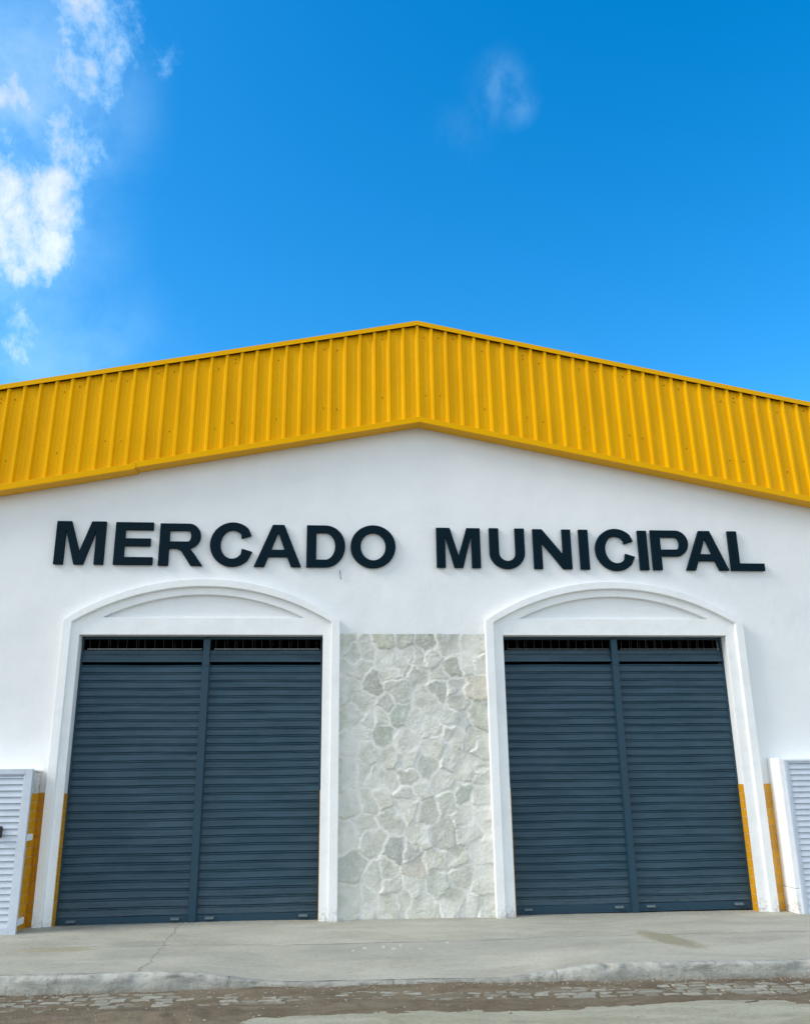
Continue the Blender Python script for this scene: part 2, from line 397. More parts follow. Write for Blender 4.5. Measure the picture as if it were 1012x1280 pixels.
# wall with its two openings (real thickness)
out = [(XL, -.4), (XR, -.4), (XR, zbot(XR)+.6), (AX, zbot(AX)+.6), (XL, zbot(XL)+.6)]
holes = [[(a, -.35), (a, HEAD), (b, HEAD), (b, -.35)] for a, b, _ in DOORS]
par(plate('wall', [out]+holes, 0, .25, PLASTER))
mb = MB()                                # side and back walls
mb.box(XL, XL+.2, .252, 16, -.4, zbot(XL)+.55); mb.box(XR-.2, XR, .252, 16, -.4, zbot(XR)+.55)
mb.hexa([(XL,16.002,-.4),(XR,16.002,-.4),(XR,16.2,-.4),(XL,16.2,-.4),(XL,16.002,4.5),(XR,16.002,4.5),(XR,16.2,4.5),(XL,16.2,4.5)])
par(mb.build('side_wall', PLASTER))
mb = MB()
for x0, x1 in ((XL-.3, AX), (AX, XR+.3)):
    zz = lambda x: zbot(x)+.62
    mb.hexa([(x0,.0,zz(x0)),(x1,.0,zz(x1)),(x1,16.4,zz(x1)),(x0,16.4,zz(x0)),(x0,.0,zz(x0)+.05),(x1,.0,zz(x1)+.05),(x1,16.4,zz(x1)+.05),(x0,16.4,zz(x0)+.05)])
par(mb.build('roof', ROOFM))
mb = MB()                                # dark room behind the shutters
mb.box(-3.6, 6.0, 2.4, 2.45, -.3, 3.9); mb.box(-3.6, 6.0, .26, 2.4, 3.9, 3.95); mb.box(-3.65, -3.6, .26, 2.4, -.3, 3.9); mb.box(6.0, 6.05, .26, 2.4, -.3, 3.9)
mb.box(-3.6, 6.0, .26, 2.4, -.3, -.25)
par(mb.build('interior', DARK))

# yellow trapezoidal sheet fascia -------------------------------------------------
PITCH = .209
xs, ys = [], []
prof = [(-.038, 0), (-.015, .046), (.014, .046), (.034, 0), (.072, 0), (.077, .0035), (.083, .0035), (.088, 0), (.121, 0), (.126, .0035), (.132, .0035), (.137, 0)]
k0 = int((XL-AX)/PITCH)-1; k1 = int((XR-AX)/PITCH)+1
V = []; F = []; rows = 7
for k in range(k0, k1+1):
    for px, h in prof:
        x = AX+k*PITCH+px+.0015*math.sin(k*12.7)
        if x < XL-.3 or x > XR+.3: continue
        xs.append(x); ys.append(h)
for j in range(rows):
    tt = j/(rows-1)
    for x, h in zip(xs, ys):
        z = zbot(x)+.03 + (ztop(x)-.012-zbot(x)-.03)*tt
        dent = .005*math.sin(x*3.1+tt*2.2)+.003*math.sin(x*9.7+tt*5)
        V.append((x, -.172+.07*tt-h+dent*math.sin(math.pi*tt), z))
n = len(xs)
for j in range(rows-1):
    for i in range(n-1): F.append((j*n+i, j*n+i+1, (j+1)*n+i+1, (j+1)*n+i))
me = bpy.data.meshes.new('fascia_sheet')
nv0 = len(F)
mb = MB(); mb.V = V; mb.F = F; mb.M = [0]*len(F)
for k in range(k0+2, k1-2):              # screw heads in some of the troughs
    x = AX+(k+.5)*PITCH+.012*math.sin(k*3.3)
    for frac, on in ((.86, (k % 7) in (0, 1, 4)), (.28, (k % 7) in (0, 1, 4)), (.9, k % 5 == 2)):
        if not on: continue
        fr = frac+.025*math.sin(k*7.7); z = zbot(x)+(ztop(x)-zbot(x))*fr; y = -.172+.07*fr-.003
        mb.tube((x, y, z), (x, y-.009, z), .008, 6, 1)
par(mb.build('gable_fascia', [YELLOW, SCREW]))
fascia = bpy.data.objects['gable_fascia']

def slope_bar(mb, x0, x1, zf, lo, hi, y0, y1):
    a, b = zf(x0), zf(x1)
    mb.hexa([(x0,y0,a+lo),(x1,y0,b+lo),(x1,y1,b+lo),(x0,y1,a+lo),(x0,y0,a+hi),(x1,y0,b+hi),(x1,y1,b+hi),(x0,y1,a+hi)])
def bars(x0, xm, x1, zf, lo, hi, y0, y1):
    mb = MB(); slope_bar(mb, x0, xm, zf, lo, hi, y0, y1); slope_bar(mb, xm, x1, zf, lo, hi, y0, y1); return mb
# bottom flashing: face + soffit, lapped once on the left
mb = MB()
slope_bar(mb, -2.66, AX, zbot, 0, .078, -.236, -.0)
slope_bar(mb, AX, XR+.3, zbot, 0, .078, -.236, -.0)
slope_bar(mb, XL-.3, -2.60, zbot, -.022, .060, -.241, -.0)
for a, b in ((XL-.3, -2.62), (-2.60, AX), (AX, XR+.3)):     # small hemmed lip at the very bottom
    slope_bar(mb, a, b, zbot, -.008 if a > -5 else -.030, .0 if a > -5 else -.022, -.244, -.18)
o = mb.build('bottom_flashing', YTRIM, bevel=.004); par(o)
mb = MB()
slope_bar(mb, XL-.35, AX, ztop, -.070, 0, -.165, -.159); slope_bar(mb, AX, XR+.35, ztop, -.070, 0, -.165, -.159)
slope_bar(mb, XL-.35, AX, ztop, -.008, -.001, -.1585, .04); slope_bar(mb, AX, XR+.35, ztop, -.008, -.001, -.1585, .04)
for a, b in ((XL-.35, -5.9), (-5.9, -2.3), (-2.3, AX), (AX, 4.4), (4.4, 8.3), (8.3, XR+.35)):
    slope_bar(mb, a+.02, b-.02, ztop, -.074, -.062, -.169, -.161)
par(mb.build('ridge_cap', YTRIM, bevel=.002))
mb = MB(); slope_bar(mb, XL-.3, AX, ztop, -.066, -.050, -.157, -.09); slope_bar(mb, AX, XR+.3, ztop, -.066, -.050, -.157, -.09)  # added dark strip, paints the shade in the gap under the cap
par(mb.build('cap_gap_shade', mat('painted_gap_shade', (.045,.026,.004), .9, spec=.1)))
mb = MB()                                # back sheet closing the fascia from behind
for a, b in ((XL-.3, AX), (AX, XR+.3)):
    z0 = lambda x: zbot(x)+.2
    mb.hexa([(a,.0,zbot(a)+.68),(b,.0,zbot(b)+.68),(b,.03,zbot(b)+.68),(a,.03,zbot(a)+.68),(a,.0,ztop(a)-.072),(b,.0,ztop(b)-.072),(b,.03,ztop(b)-.072),(a,.03,ztop(a)-.072)])
par(mb.build('fascia_backing', YTRIM))

# arched door surrounds ------------------------------------------------------------
def arc(x0, x1, zs, zc, n=28, rev=False):
    h = (x1-x0)/2; rise = zc-zs; R = (h*h+rise*rise)/(2*rise); cx = (x0+x1)/2
    pts = [(x0+(x1-x0)*i/n, zc-R+math.sqrt(max(R*R-(x0+(x1-x0)*i/n-cx)**2, 0))) for i in range(n+1)]
    return pts[::-1] if rev else pts
for (a, b, pc), (ox0, ox1) in zip(DOORS, ((-3.372, .157), (2.083, 5.645))):
    outer = [(ox0, -.06)] + arc(ox0, ox1, 3.635, 4.172) + [(ox1, -.06)]
    ix0, ix1 = ox0+.112, ox1-.112
    inner = [(ix0, -.06)] + arc(ix0, ix1, 3.60, 4.070) + [(ix1, -.06)]
    sur = par(plate('door_surround', [outer + inner[::-1]], -.115, .0, TRIM, bev=.008))
    l0, l1 = ox0+.48, ox1-.475
    field = [(ix0-.02, -.05)] + arc(ix0-.02, ix1+.02, 3.60, 4.085) + [(ix1+.02, -.05), (b, -.05), (b, HEAD), (a, HEAD), (a, -.05)]
    lens = [(l0, 3.665)] + arc(l0, l1, 3.668, 3.972)[1:-1] + [(l1, 3.665)]
    par(plate('inner_surround', [field, lens], -.06, -.001, TRIM, bev=.005))

# orange tile dado -----------------------------------------------------------------
def tiles(name, face, u0, u1, z0, z1, tw, th, const, sgn, parent=None, stagger=True, kind='x'):
    """tiles on a plane: kind 'x' -> plane x=const facing sgn, u runs along y; kind 'y' -> plane y=const facing -y, u runs along x"""
    mb = MB(); t0 = .004
    def bx(ua, ub, za, zb, d, mi):
        if kind == 'x':
            x0, x1 = sorted((const, const+sgn*d)); mb.box(x0, x1, ua, ub, za, zb, mi)
        else: mb.box(ua, ub, const-d, const, za, zb, mi)
    bx(u0, u1, z0, z1, .004, 1)
    z = z1; row = 0
    while z > z0+.01:
        za = max(z-th+.006, z0)
        u = u0-(tw/2 if (row % 2 and stagger) else 0)
        while u < u1-.004:
            ua, ub = max(u+.003, u0+.001), min(u+tw-.003, u1-.001)
            if ub-ua > .008: bx(ua, ub, za, z-.001, .0075+.0012*random.random(), 0)
            u += tw
        z -= th; row += 1
    return mb.build(name, [TILE, GROUT], parent)
for a, b, pc in DOORS:
    par(tiles('jamb_tiles', 'x', -.056, .10, -.03, 1.505, .2, .102, a, 1))
    par(tiles('jamb_tiles', 'x', -.056, .10, -.03, 1.505, .2, .102, b, -1))
par(tiles('dado_tiles', 'y', 5.65, 5.79, -.03, 1.505, .2, .102, -.001, 0, kind='y'))
par(tiles('dado_tiles', 'y', -3.56, -3.38, -.03, 1.52, .2, .102, -.001, 0, kind='y'))
par(tiles('dado_tiles', 'y', -10.9, -5.45, -.03, 1.52, .2, .102, -.001, 0, kind='y'))
par(tiles('dado_tiles', 'y', 7.75, 13.4, -.03, 1.52, .2, .102, -.001, 0, kind='y'))

# roller shutters -------------------------------------------------------------------
def curtain(x0, x1, z0, z1, seed):
    pitch = (z1-z0)/round((z1-z0)/.1005); nn = round((z1-z0)/pitch)
    prof = [(0.0, -.006), (.005, -.008), (.014, -.006), (.045, -.001), (.072, -.003), (.0745, .003), (.0765, .003), (.079, -.007), (.088, -.0085), (.0925, -.006), (.0945, .010), (.099, .012)]
    nx = 14; xs = np.linspace(x0, x1, nx); rg = np.random.default_rng(seed)
    X = []; Y = []; Z = []
    ph = rg.random(8)*6
    for k in range(nn):
        tilt = rg.normal(0, .0012); dz = rg.normal(0, .0012); bow = rg.normal(0, .0025)
        for h, y in prof:
            uu = (xs-x0)/(x1-x0)
            X.append(xs); Z.append(z0+k*pitch+h*pitch/.1+dz+tilt*(uu-.5)+.0022*np.sin(uu*7+ph[0]+k*.35)+np.zeros(nx))
            Y.append(.10+y+bow*np.sin(uu*math.pi)+.0025*np.sin(uu*5+ph[1]+k*.2))
    return np.array(X), np.array(Y), np.array(Z)
for di, (a, b, pc) in enumerate(DOORS):
    mb = MB()
    mb.box(a+.009, a+.026, .085, .16, -.02, HEAD); mb.box(b-.026, b-.009, .085, .16, -.02, HEAD)
    mb.box(a+.026, b-.026, .088, .15, HEAD-.035, HEAD-.004)
    sh = par(mb.build('roller_shutter', BLUEF, bevel=.003))
    def sub(o): 
        o.parent = sh; return o
    mb = MB(); mb.box(pc-.043, pc+.043, .055, .14, -.02, HEAD-.036); mb.box(pc-.052, pc-.043, .075, .13, -.02, 3.085); mb.box(pc+.043, pc+.052, .075, .13, -.02, 3.085)
    mb.box(pc-.047, pc+.047, .050, .055, 3.06, 3.15)
    sub(mb.build('centre_post', BLUEF, bevel=.004))
    for s0, s1, sd_ in ((a+.026, pc-.043, 1), (pc+.043, b-.026, 2)):
        X, Y, Z = curtain(s0, s1, .10, 3.075, di*10+sd_)
        sub(grid_mesh('slat_curtain', X, Y, Z, BLUE, smooth=False))
        mb = MB(); mb.box(s0+.002, s1-.002, .088, .115, .004, .096); mb.box(s0+.002, s1-.002, .078, .088, .004, .020)
        sub(mb.build('bottom_rail', BLUEF, bevel=.002))
        for hx in (s0+.16, s1-.16):       # pull tabs
            mb = MB(); h = .055
            mb.hexa([(hx-.05,.045,h-.006),(hx+.05,.045,h-.006),(hx+.058,.088,h-.004),(hx-.058,.088,h-.004),(hx-.05,.045,h+.012),(hx+.05,.045,h+.012),(hx+.058,.088,h+.022),(hx-.058,.088,h+.022)])
            sub(mb.build('handle', TAB, bevel=.003))
        # transom: rail, two fixed slats, open grille with thin wires
        mb = MB()
        mb.box(s0, s1, .068, .14, 3.108, 3.135)
        mb.box(s0, s1, .100, .12, 3.135, 3.205); mb.box(s0, s1, .088, .12, 3.205, 3.216); mb.box(s0, s1, .104, .12, 3.216, 3.262)
        sub(mb.build('transom_panel', BLUE, bevel=.002))
        mb = MB(); w = s0+.07
        nb = int((s1-s0)/.118); mb.box(s0+.03, s1-.03, .112, .126, 3.196, 3.206); mb.box(s0+.03, s1-.03, .112, .126, HEAD-.034, HEAD-.026)
        for i in range(nb):
            xx = w+i*.118+random.uniform(-.008, .008); mb.tube((xx, .118, 3.20), (xx+random.uniform(-.006,.006), .118, HEAD-.03), .0016, 5)
            if random.random() < .5: xx += .03; mb.tube((xx, .122, 3.20), (xx+random.uniform(-.006,.006), .122, HEAD-.03), .0010, 5)
        sub(mb.build('grille', [WIRE, ROD]))
        mb = MB(); mb.tube((s0+.05, .09, 3.277), (s1-.02, .09, 3.277), .0035 if di == 0 else .0015, 6)
        sub(mb.build('rod', ROD))

# stone cladding between the doors ---------------------------------------------------
seeds = '''255,100 340,100 415,110 515,115 620,115 105,120 190,140 275,170 350,165 450,180 530,225 600,200 642,195 120,215 210,280 300,310 285,245 380,245 105,310
430,350 470,310 540,300 625,295 175,370 245,370 310,420 560,370 640,430 130,430 375,440 515,430 575,450 450,475 250,500 175,490 340,520 115,540 550,520 610,520 460,550
195,575 650,560 280,595 355,605 530,600 585,640 105,650 170,645 420,640 655,660 290,680 350,660 215,670 240,745 195,765 345,740 405,725 490,705 575,745 655,760 120,790
285,845 430,815 505,780 580,840 665,840 105,900 180,870 405,910 500,895 200,930 600,900 120,1020 235,1060 300,970 365,975 460,1000 560,1000 650,970 380,1040 290,1090
480,1095 370,1095 575,1060 660,1090 115,1150 205,1160 270,1170 330,1140 425,1180 540,1160 620,1180 665,1180 140,165 160,215 330,215 230,430 205,430 270,1040 400,170 480,250 520,500 340,790 640,620'''
toned = {'340,100':(.30,.33,.29),'415,110':(.33,.35,.32),'210,280':(.36,.37,.34),'530,225':(.38,.39,.35),'310,420':(.33,.39,.35),'250,500':(.36,.40,.36),'575,450':(.42,.46,.46),
 '540,300':(.42,.44,.43),'640,430':(.40,.43,.38),'575,745':(.40,.45,.41),'420,640':(.44,.46,.43),'300,970':(.32,.34,.34),'365,975':(.40,.42,.40),'500,895':(.41,.43,.40),'480,1095':(.42,.46,.43),
 '120,1020':(.42,.44,.41),'255,100':(.40,.41,.34),'625,295':(.52,.49,.42),'560,370':(.42,.43,.39),'470,310':(.40,.42,.38),'245,370':(.44,.45,.43),'430,815':(.45,.46,.42),'240,1060':(.46,.47,.42),'380,1040':(.52,.49,.43)}
pts, cols = [], []
for t_ in seeds.split():
    a, b = map(float, t_.split(','))
    bot = 1220.; top = 72.
    fx = (a-78-(-8)*(b-top)/(bot-top))/((662+45*(b-top)/(bot-top))-78+8*(b-top)/(bot-top))
    z = 3.455*(bot-b)/(bot-top)*(1+.0*(b-top)); pts.append((.157+1.926*fx, z))
    g = random.uniform(-.035, .035); w = random.uniform(-.012, .012)
    cols.append(toned.get(t_, (.50+g+w, .515+g, .465+g-w)))
pts = np.array(pts); cols = np.array(cols)
NX, NZ = 260, 460
gx, gz = np.meshgrid(np.linspace(.157, 2.083, NX), np.linspace(-.03, 3.46, NZ))
wx = gx+.035*fbm(gx, gz, 6, 3)*2+.012*fbm(gx, gz, 22, 9); wz = gz+.035*fbm(gx, gz, 6, 33)*2+.012*fbm(gx, gz, 22, 29)
wgt = np.random.default_rng(8).uniform(-.0035, .0045, len(pts))
dd = np.sqrt(np.maximum((wx[...,None]-pts[:,0])**2+(wz[...,None]-pts[:,1])**2*.95-wgt, 0)+.0001)
idx = np.argpartition(dd, 2, axis=2)[..., :3]
ds = np.take_along_axis(dd, idx, 2); o_ = np.argsort(ds, 2); idx = np.take_along_axis(idx, o_, 2); ds = np.take_along_axis(ds, o_, 2)
i1 = idx[..., 0]; i2 = idx[..., 1]
sepd_ = np.hypot(pts[i1,0]-pts[i2,0], pts[i1,1]-pts[i2,1])
edge = (ds[...,1]**2-ds[...,0]**2)/(2*sepd_)                 # distance to the joint
rg = np.random.default_rng(5)
N = len(pts); lift = rg.uniform(.007, .022, N); tx = rg.normal(0, .08, N); tz = rg.normal(-.05, .08, N); jw = rg.uniform(.007, .022, N)
smear = np.clip(fbm(gx, gz, 3.2, 71)*2.2, -.5, 1)            # places where mortar was wiped over the stones
e = edge-jw[i1]-.010*np.clip(smear, 0, 1)
rise_ = 1/(1+np.exp(-e/.006))
h = lift[i1]+tx[i1]*(gx-pts[i1,0])+tz[i1]*(gz-pts[i1,1])+.006*fbm(gx, gz, 14, 51)+.004*fbm(gx, gz, 40, 61)
mort = .006+.004*fbm(gx, gz, 18, 81)
h = mort+(np.maximum(h, .004)-mort)*np.clip(rise_, 0, 1)
h = h*(1-.45*np.clip(smear, 0, 1))
st = grid_mesh('stone_cladding', gx, -.004-h*1.0, gz, STONE, smooth=True)
wht = np.array([.83, .815, .765]); m_ = np.clip(rise_, 0, 1)*(1-.6*np.clip(smear+.15, 0, 1)); istoned = np.array([k_ in toned for k_ in seeds.split()])[i1]; m_ = np.where(istoned, np.clip(rise_, 0, 1), m_); m_ = np.clip(m_*(.62+.2*istoned+.5*np.clip(.5+fbm(gx, gz, 9, 91)*1.6, 0, 1)), 0, 1)
C_ = wht*(1-m_[..., None])+(cols[i1]*.90+np.array([.135,.122,.088]))*m_[..., None]
ca = st.data.color_attributes.new('col', 'FLOAT_COLOR', 'POINT')
ca.data.foreach_set('color', np.concatenate([C_, np.ones(C_.shape[:2]+(1,))], -1).ravel().astype(np.float32))
par(st)

# ================================================================ SIGN
def circ(cx, cz, rx, rz, a0, a1, n=20):
    return [(cx+rx*math.cos(math.radians(a0+(a1-a0)*i/n)), cz+rz*math.sin(math.radians(a0+(a1-a0)*i/n))) for i in range(n+1)]
def glyph(ch, w, h):
    s = .132; t = .104                      # stem and bar widths
    if ch == 'I': return [[(0,0),(w,0),(w,h),(0,h)]]
    if ch == 'L': return [[(0,0),(w,0),(w,t),(s,t),(s,h),(0,h)]]
    if ch == 'E':
        m0 = h*.44; return [[(0,0),(w,0),(w,t),(s,t),(s,m0),(w*.92,m0),(w*.92,m0+t),(s,m0+t),(s,h-t),(w*.97,h-t),(w*.97,h),(0,h)]]
    if ch == 'M':
        k = s*1.42
        return [[(0,0),(s*.93,0),(s*.93,h*.80),(w/2-s*.46,0),(w/2+s*.46,0),(w-s*.93,h*.80),(w-s*.93,0),(w,0),(w,h),(w-k,h),(w/2,h*.30),(k,h),(0,h)]]
    if ch == 'N': return [[(0,0),(s*.93,0),(s*.93,h*.66),(w-s*.98,0),(w,0),(w,h),(w-s*.93,h),(w-s*.93,h*.36),(s*.98,h),(0,h)]]
    if ch == 'A':
        bt = h*.235; bh = t*.95; slx = (w/2-.075)/h            # slant of the outer edges
        il = lambda z: s*1.04+(w/2-s*1.04)*z/(h*.80)            # inner edge
        hole = [(il(bt+bh), bt+bh), (w-il(bt+bh), bt+bh), (w/2+.004, h*.80), (w/2-.004, h*.80)]
        return [[(0,0),(s*1.04,0),(il(bt),bt),(w-il(bt),bt),(w-s*1.04,0),(w,0),(w/2+.078,h),(w/2-.078,h)], hole]
    if ch == 'O': return [circ(w/2, h/2, w/2, h/2, 0, 360, 56)[:-1], circ(w/2, h/2, w/2-.137, h/2-.108, 0, 360, 48)[:-1]]
    if ch == 'C':
        o = circ(w/2+.02, h/2, w/2+.01, h/2, 38, 322, 40); i = circ(w/2+.02, h/2, w/2-.130, h/2-.108, 34, 326, 34)
        o[0] = (w-.015, h*.70); o[-1] = (w, h*.335)
        i[0] = (w-.150, h*.635); i[-1] = (w-.140, h*.405)
        return [o + i[::-1]]
    if ch == 'D':
        r0 = h/2; q = w-r0*.92
        o = [(0,0)] + circ(q, h/2, w-q, h/2, -90, 90, 26) + [(0,h)]
        i = [(s,t)] + circ(q, h/2, w-q-.137, h/2-t, -90, 90, 22) + [(s,h-t)]
        return [o, i]
    if ch == 'P':
        b = h*.345; rr = (h-b)/2; q = w-rr*.95
        o = [(0,0),(s,0),(s,b)] + circ(q, b+rr, w-q, rr, -90, 90, 22) + [(0,h)]
        i = [(s,b+t*.92)] + circ(q, b+rr, (w-q)-.128, rr-t*.95, -90, 90, 18) + [(s,h-t*.95)]
        return [o, i]
    if ch == 'R':
        b = h*.405; rr = (h-b)/2; q = w*.93-rr*.95; ww = w*.93
        o = [(0,0),(s,0),(s,b),(w*.40,b)] + [(w*.50,b*.86),(w-s*1.20,0),(w,0),(w*.80,b*.70),(w*.70,b*1.0)] + circ(q, b+rr, ww-q, rr, -70, 90, 20) + [(0,h)]
        i = [(s,b+t*.92)] + circ(q, b+rr, (ww-q)-.128, rr-t*.93, -90, 90, 18) + [(s,h-t*.95)]
        return [o, i]
    if ch == 'U':
        rr = w/2; dz = h*.40
        o = [(0,h)] + circ(w/2, dz, w/2, dz, 180, 360, 30) + [(w,h),(w-s,h)] + circ(w/2, dz, w/2-s, dz-.112, 360, 180, 26) + [(s,h)]
        return [o]
sign = empty('wall_sign', (1.24, 0, 4.35))
tag(sign, 'dark slate raised capitals reading MERCADO MUNICIPAL across the white gable wall', 'sign')
K = .9956                                   # letters' front stands 5 cm off the wall
LET = [('M',-3.61,-2.97,4.365,4.955),('E',-2.845,-2.335,4.365,4.950),('R',-2.262,-1.68,4.358,4.940),('C',-1.605,-1.03,4.350,4.965),('A',-1.003,-.372,4.352,4.938),('D',-.305,.218,4.352,4.938),('O',.290,.905,4.345,4.948),
       ('M',1.468,2.078,4.362,4.925),('U',2.205,2.70,4.350,4.928),('N',2.82,3.358,4.355,4.922),('I',3.474,3.606,4.352,4.922),('C',3.69,4.262,4.335,4.940),('I',4.322,4.452,4.350,4.918),('P',4.510,5.046,4.352,4.926),('A',4.985,5.606,4.352,4.925),('L',5.640,6.130,4.352,4.925)]
seen = {}
for ch, x0, x1, z0, z1 in LET:
    g = [[(x0*K+px, z0+.003+pz) for px, pz in L] for L in glyph(ch, (x1-x0)*K, (z1-z0)*K)]
    o = plate('letter', g, -.052, -.006, LETTER, bev=.005)
    o.parent = sign; o.matrix_parent_inverse = Matrix.Translation((-1.24, 0, -4.35)); 
    o['label'] = 'raised dark capital letter ' + ch

# small stub of wire left in the wall under the D
mb = MB(); mb.tube((.152,.0,4.315), (.150,-.030,4.315), .004); mb.tube((.150,-.030,4.318), (.156,-.034,4.215), .0045); mb.tube((.156,-.034,4.217), (.166,-.01,4.200), .004)
tag(mb.build('wire_stub', BLACK), 'short black wire stub hanging from the white wall below the letter D', 'wire')

# ================================================================ LOUVRED CABINETS
def louvre_leaf(parent, x0, x1, z0, z1, yf, yb, fr, inner):
    mb = MB()
    mb.box(x0, x0+fr, yf, yb, z0, z1); mb.box(x1-fr, x1, yf, yb, z0, z1)
    mb.box(x0+fr, x1-fr, yf, yb, z1-fr*.75, z1); mb.box(x0+fr, x1-fr, yf, yb, z0, z0+fr*.9)
    a0, a1, b0, b1 = x0+fr, x1-fr, z0+fr*.9, z1-fr*.75
    mb.box(a0, a0+inner, yf+.010, yb, b0, b1); mb.box(a1-inner, a1, yf+.010, yb, b0, b1)
    mb.box(a0+inner, a1-inner, yf+.010, yb, b1-inner*.6, b1); mb.box(a0+inner, a1-inner, yf+.010, yb, b0, b0+inner)
    o = mb.build('leaf_frame', LEAF, bevel=.004); o.parent = parent
    mb = MB(); z = b0+inner; pit = .0695; a0 += inner; a1 -= inner
    while z < b1-inner*.6-.01:
        zt = min(z+pit+.006, b1-inner*.6-.002)
        mb.hexa([(a0,yf+.012,z),(a1,yf+.012,z),(a1,yf+.018,z),(a0,yf+.018,z),(a0,yf+.036,zt),(a1,yf+.036,zt),(a1,yf+.041,zt),(a0,yf+.041,zt)])
        z += pit
    o2 = mb.build('louvre_slats', LEAF, bevel=.0015); o2.parent = parent
    return o
# left one
lc = empty('louvred_cabinet', (-4.4, -.2, 0)); tag(lc, 'pale louvred cabinet on two brackets beside orange tiles, left of the left doorway', 'cabinet', 'louvred cabinets beside the doorways')
loc = lambda o, e: (setattr(o, 'parent', e), setattr(o, 'matrix_parent_inverse', Matrix.Translation(-e.location)))
mb = MB(); mb.box(-5.40, -3.462, -.40, -.002, -.08, 1.76); loc(mb.build('masonry_block', ROUGHP, bevel=.02), lc)
mb = MB(); mb.box(-5.42, -3.452, -.41, -.003, 1.762, 1.785); loc(mb.build('coping', TRIM, bevel=.008), lc)
loc(tiles('side_tiles', 'x', -.395, -.004, -.04, 1.515, .2, .102, -3.4615, 1, stagger=True), lc)
tmp = empty('door_leaf', (0,0,0)); 
for o in ():
    pass
def leafparts(holder, *a):
    fr = louvre_leaf(None, *a); sl_ = [o for o in COL.objects if o.name.startswith('louvre_slats') and o.parent is None][-1]
    fr.name = 'louvred_door'; loc(fr, holder); sl_.parent = fr
    return fr
bpy.data.objects.remove(tmp)
lf = leafparts(lc, -5.36, -3.418, .0, 1.795, -.50, -.455, .078, .024)
for z in (1.03, .135):
    mb = MB(); mb.box(-3.462, -3.418, -.455, -.24, z-.035, z+.035); loc(mb.build('bracket', TRIM, bevel=.006), lc)
mb = MB(); mb.box(-3.765, -3.675, -.545, -.50, 1.037, 1.167)
h_ = mb.build('handle', BLACK, bevel=.02); h_.parent = lf
# right one
rc = empty('louvred_cabinet', (6.8, -.2, 0)); tag(rc, 'pale louvred cabinet on a white plastered block, right of the right doorway', 'cabinet', 'louvred cabinets beside the doorways')
mb = MB(); mb.box(5.788, 7.70, -.30, -.002, .27, 1.825); mb.box(5.784, 7.704, -.303, -.002, -.10, .266); loc(mb.build('masonry_block', TRIM, bevel=.008), rc)
leafparts(rc, 5.835, 7.66, -.045, 1.800, -.345, -.301, .035, .032)
bpy.context.view_layer.update()

# ================================================================ GROUND
def yk(x): return -2.60-.042*(x+2)-.012*np.sin(x*1.3)-.05*np.clip((x-1.2)/2.5, 0, 1)
def smst(t): t = np.clip(t, 0, 1); return t*t*(3-2*t)
def zk(x):
    dip = smst((x+1.45)/1.25)*(1-smst((x-1.45)/1.35))
    return -.012-.108*dip-.012*np.clip((x-2.5)/2, 0, 1)
ZR = -.155
xs_ = np.concatenate([np.linspace(-40, -6, 35), np.arange(-5.97, 8, .03), np.linspace(8.03, 40, 33)])
tt = np.concatenate([[-.16, -.08], np.linspace(0, 1, 90)])
X = np.repeat(xs_[None], len(tt), 0); kk = tt[:, None]
Yk = yk(X)+.10
Y = np.where(kk < 0, -kk*2.2+0*X, .0+Yk*kk)
base = .012-.0085*X.clip(-6, 8)*.6
Z = base*(1-smst(kk*1.6))+zk(X)*smst((kk-.30)/.70)+.006*fbm(X, Y, 1.1, 5)+.0025*fbm(X, Y, 7, 15)*1.
Z = np.where(kk <= 0, np.minimum(Z, .02), Z)
tag(grid_mesh('pavement', X, Y, Z, CONC, flip=True), kind='structure')
# kerb
profk = [(.20, -.06), (.135, -.004), (.09, .001), (.045, .004), (.012, .001), (.0, -.010), (-.006, -.025), (-.012, -.06), (-.022, -.10), (-.030, -.16), (-.035, -.30)]
X = np.repeat(xs_[None], len(profk), 0)
Y = np.stack([yk(xs_)+a for a, _ in profk]); Z = np.stack([zk(xs_)+b for _, b in profk])
nn_ = fbm(X, Z*4+Y*3, 2.0, 8); n2_ = fbm(X*1.0, Z*5+Y*5, 9, 18)
n3_ = fbm(X, Z*9+Y*9, 26, 28); wk = np.clip((np.arange(len(profk))[:, None]-1.)/3, 0, 1)
Y = Y+(.020*nn_+.014*n2_+.009*n3_)*wk; Z = Z+(.005*nn_+.008*n2_+.006*n3_)*wk
chip = np.clip(fbm(X, X*0, 5, 88)-.12, 0, 1)*np.exp(-((np.arange(len(profk))[:, None]-5.)/1.4)**2); Y = Y+.10*chip; Z = Z-.05*chip
tag(grid_mesh('kerb', X, Y, Z, KERB, flip=True), kind='structure')
# street bed of dirt over setts
def road_h(X, Y):
    d = yk(X)-Y                                         # distance out from the kerb
    dirt = .012*fbm(X, Y*1.8, 1.8, 40)+.013*fbm(X, Y*1.8, 6, 44)+.005*fbm(X, Y*1.5, 19, 47)
    bias = .012*np.exp(-(d/.10)**2) + .016*smst((d-.55)/.12)*(1-smst((d-1.3)/.4))
    bias = bias + .004*np.sin(X*1.1+1)+.010*smst((d-.62)/.1)
    bias -= .0060*np.exp(-((d-.36)/.13)**2)
    under = smst((d-1.02)/.15)*smst((X+.6)/.3); bias = bias-.05*under
    mound = .035*np.exp(-((X+1.25)/.75)**2-((Y+3.62)/.13)**2)*(1+1.2*fbm(X, Y, 8, 77))
    return ZR+dirt+bias+mound
xr = np.concatenate([np.linspace(-60, -6.2, 28), np.arange(-6, 8, .028), np.linspace(8.1, 60, 27)])
yr = np.concatenate([np.linspace(-2.3, -4.8, 120), np.linspace(-4.9, -16, 30)])
X, Y = np.meshgrid(xr, yr); Z = road_h(X, Y)
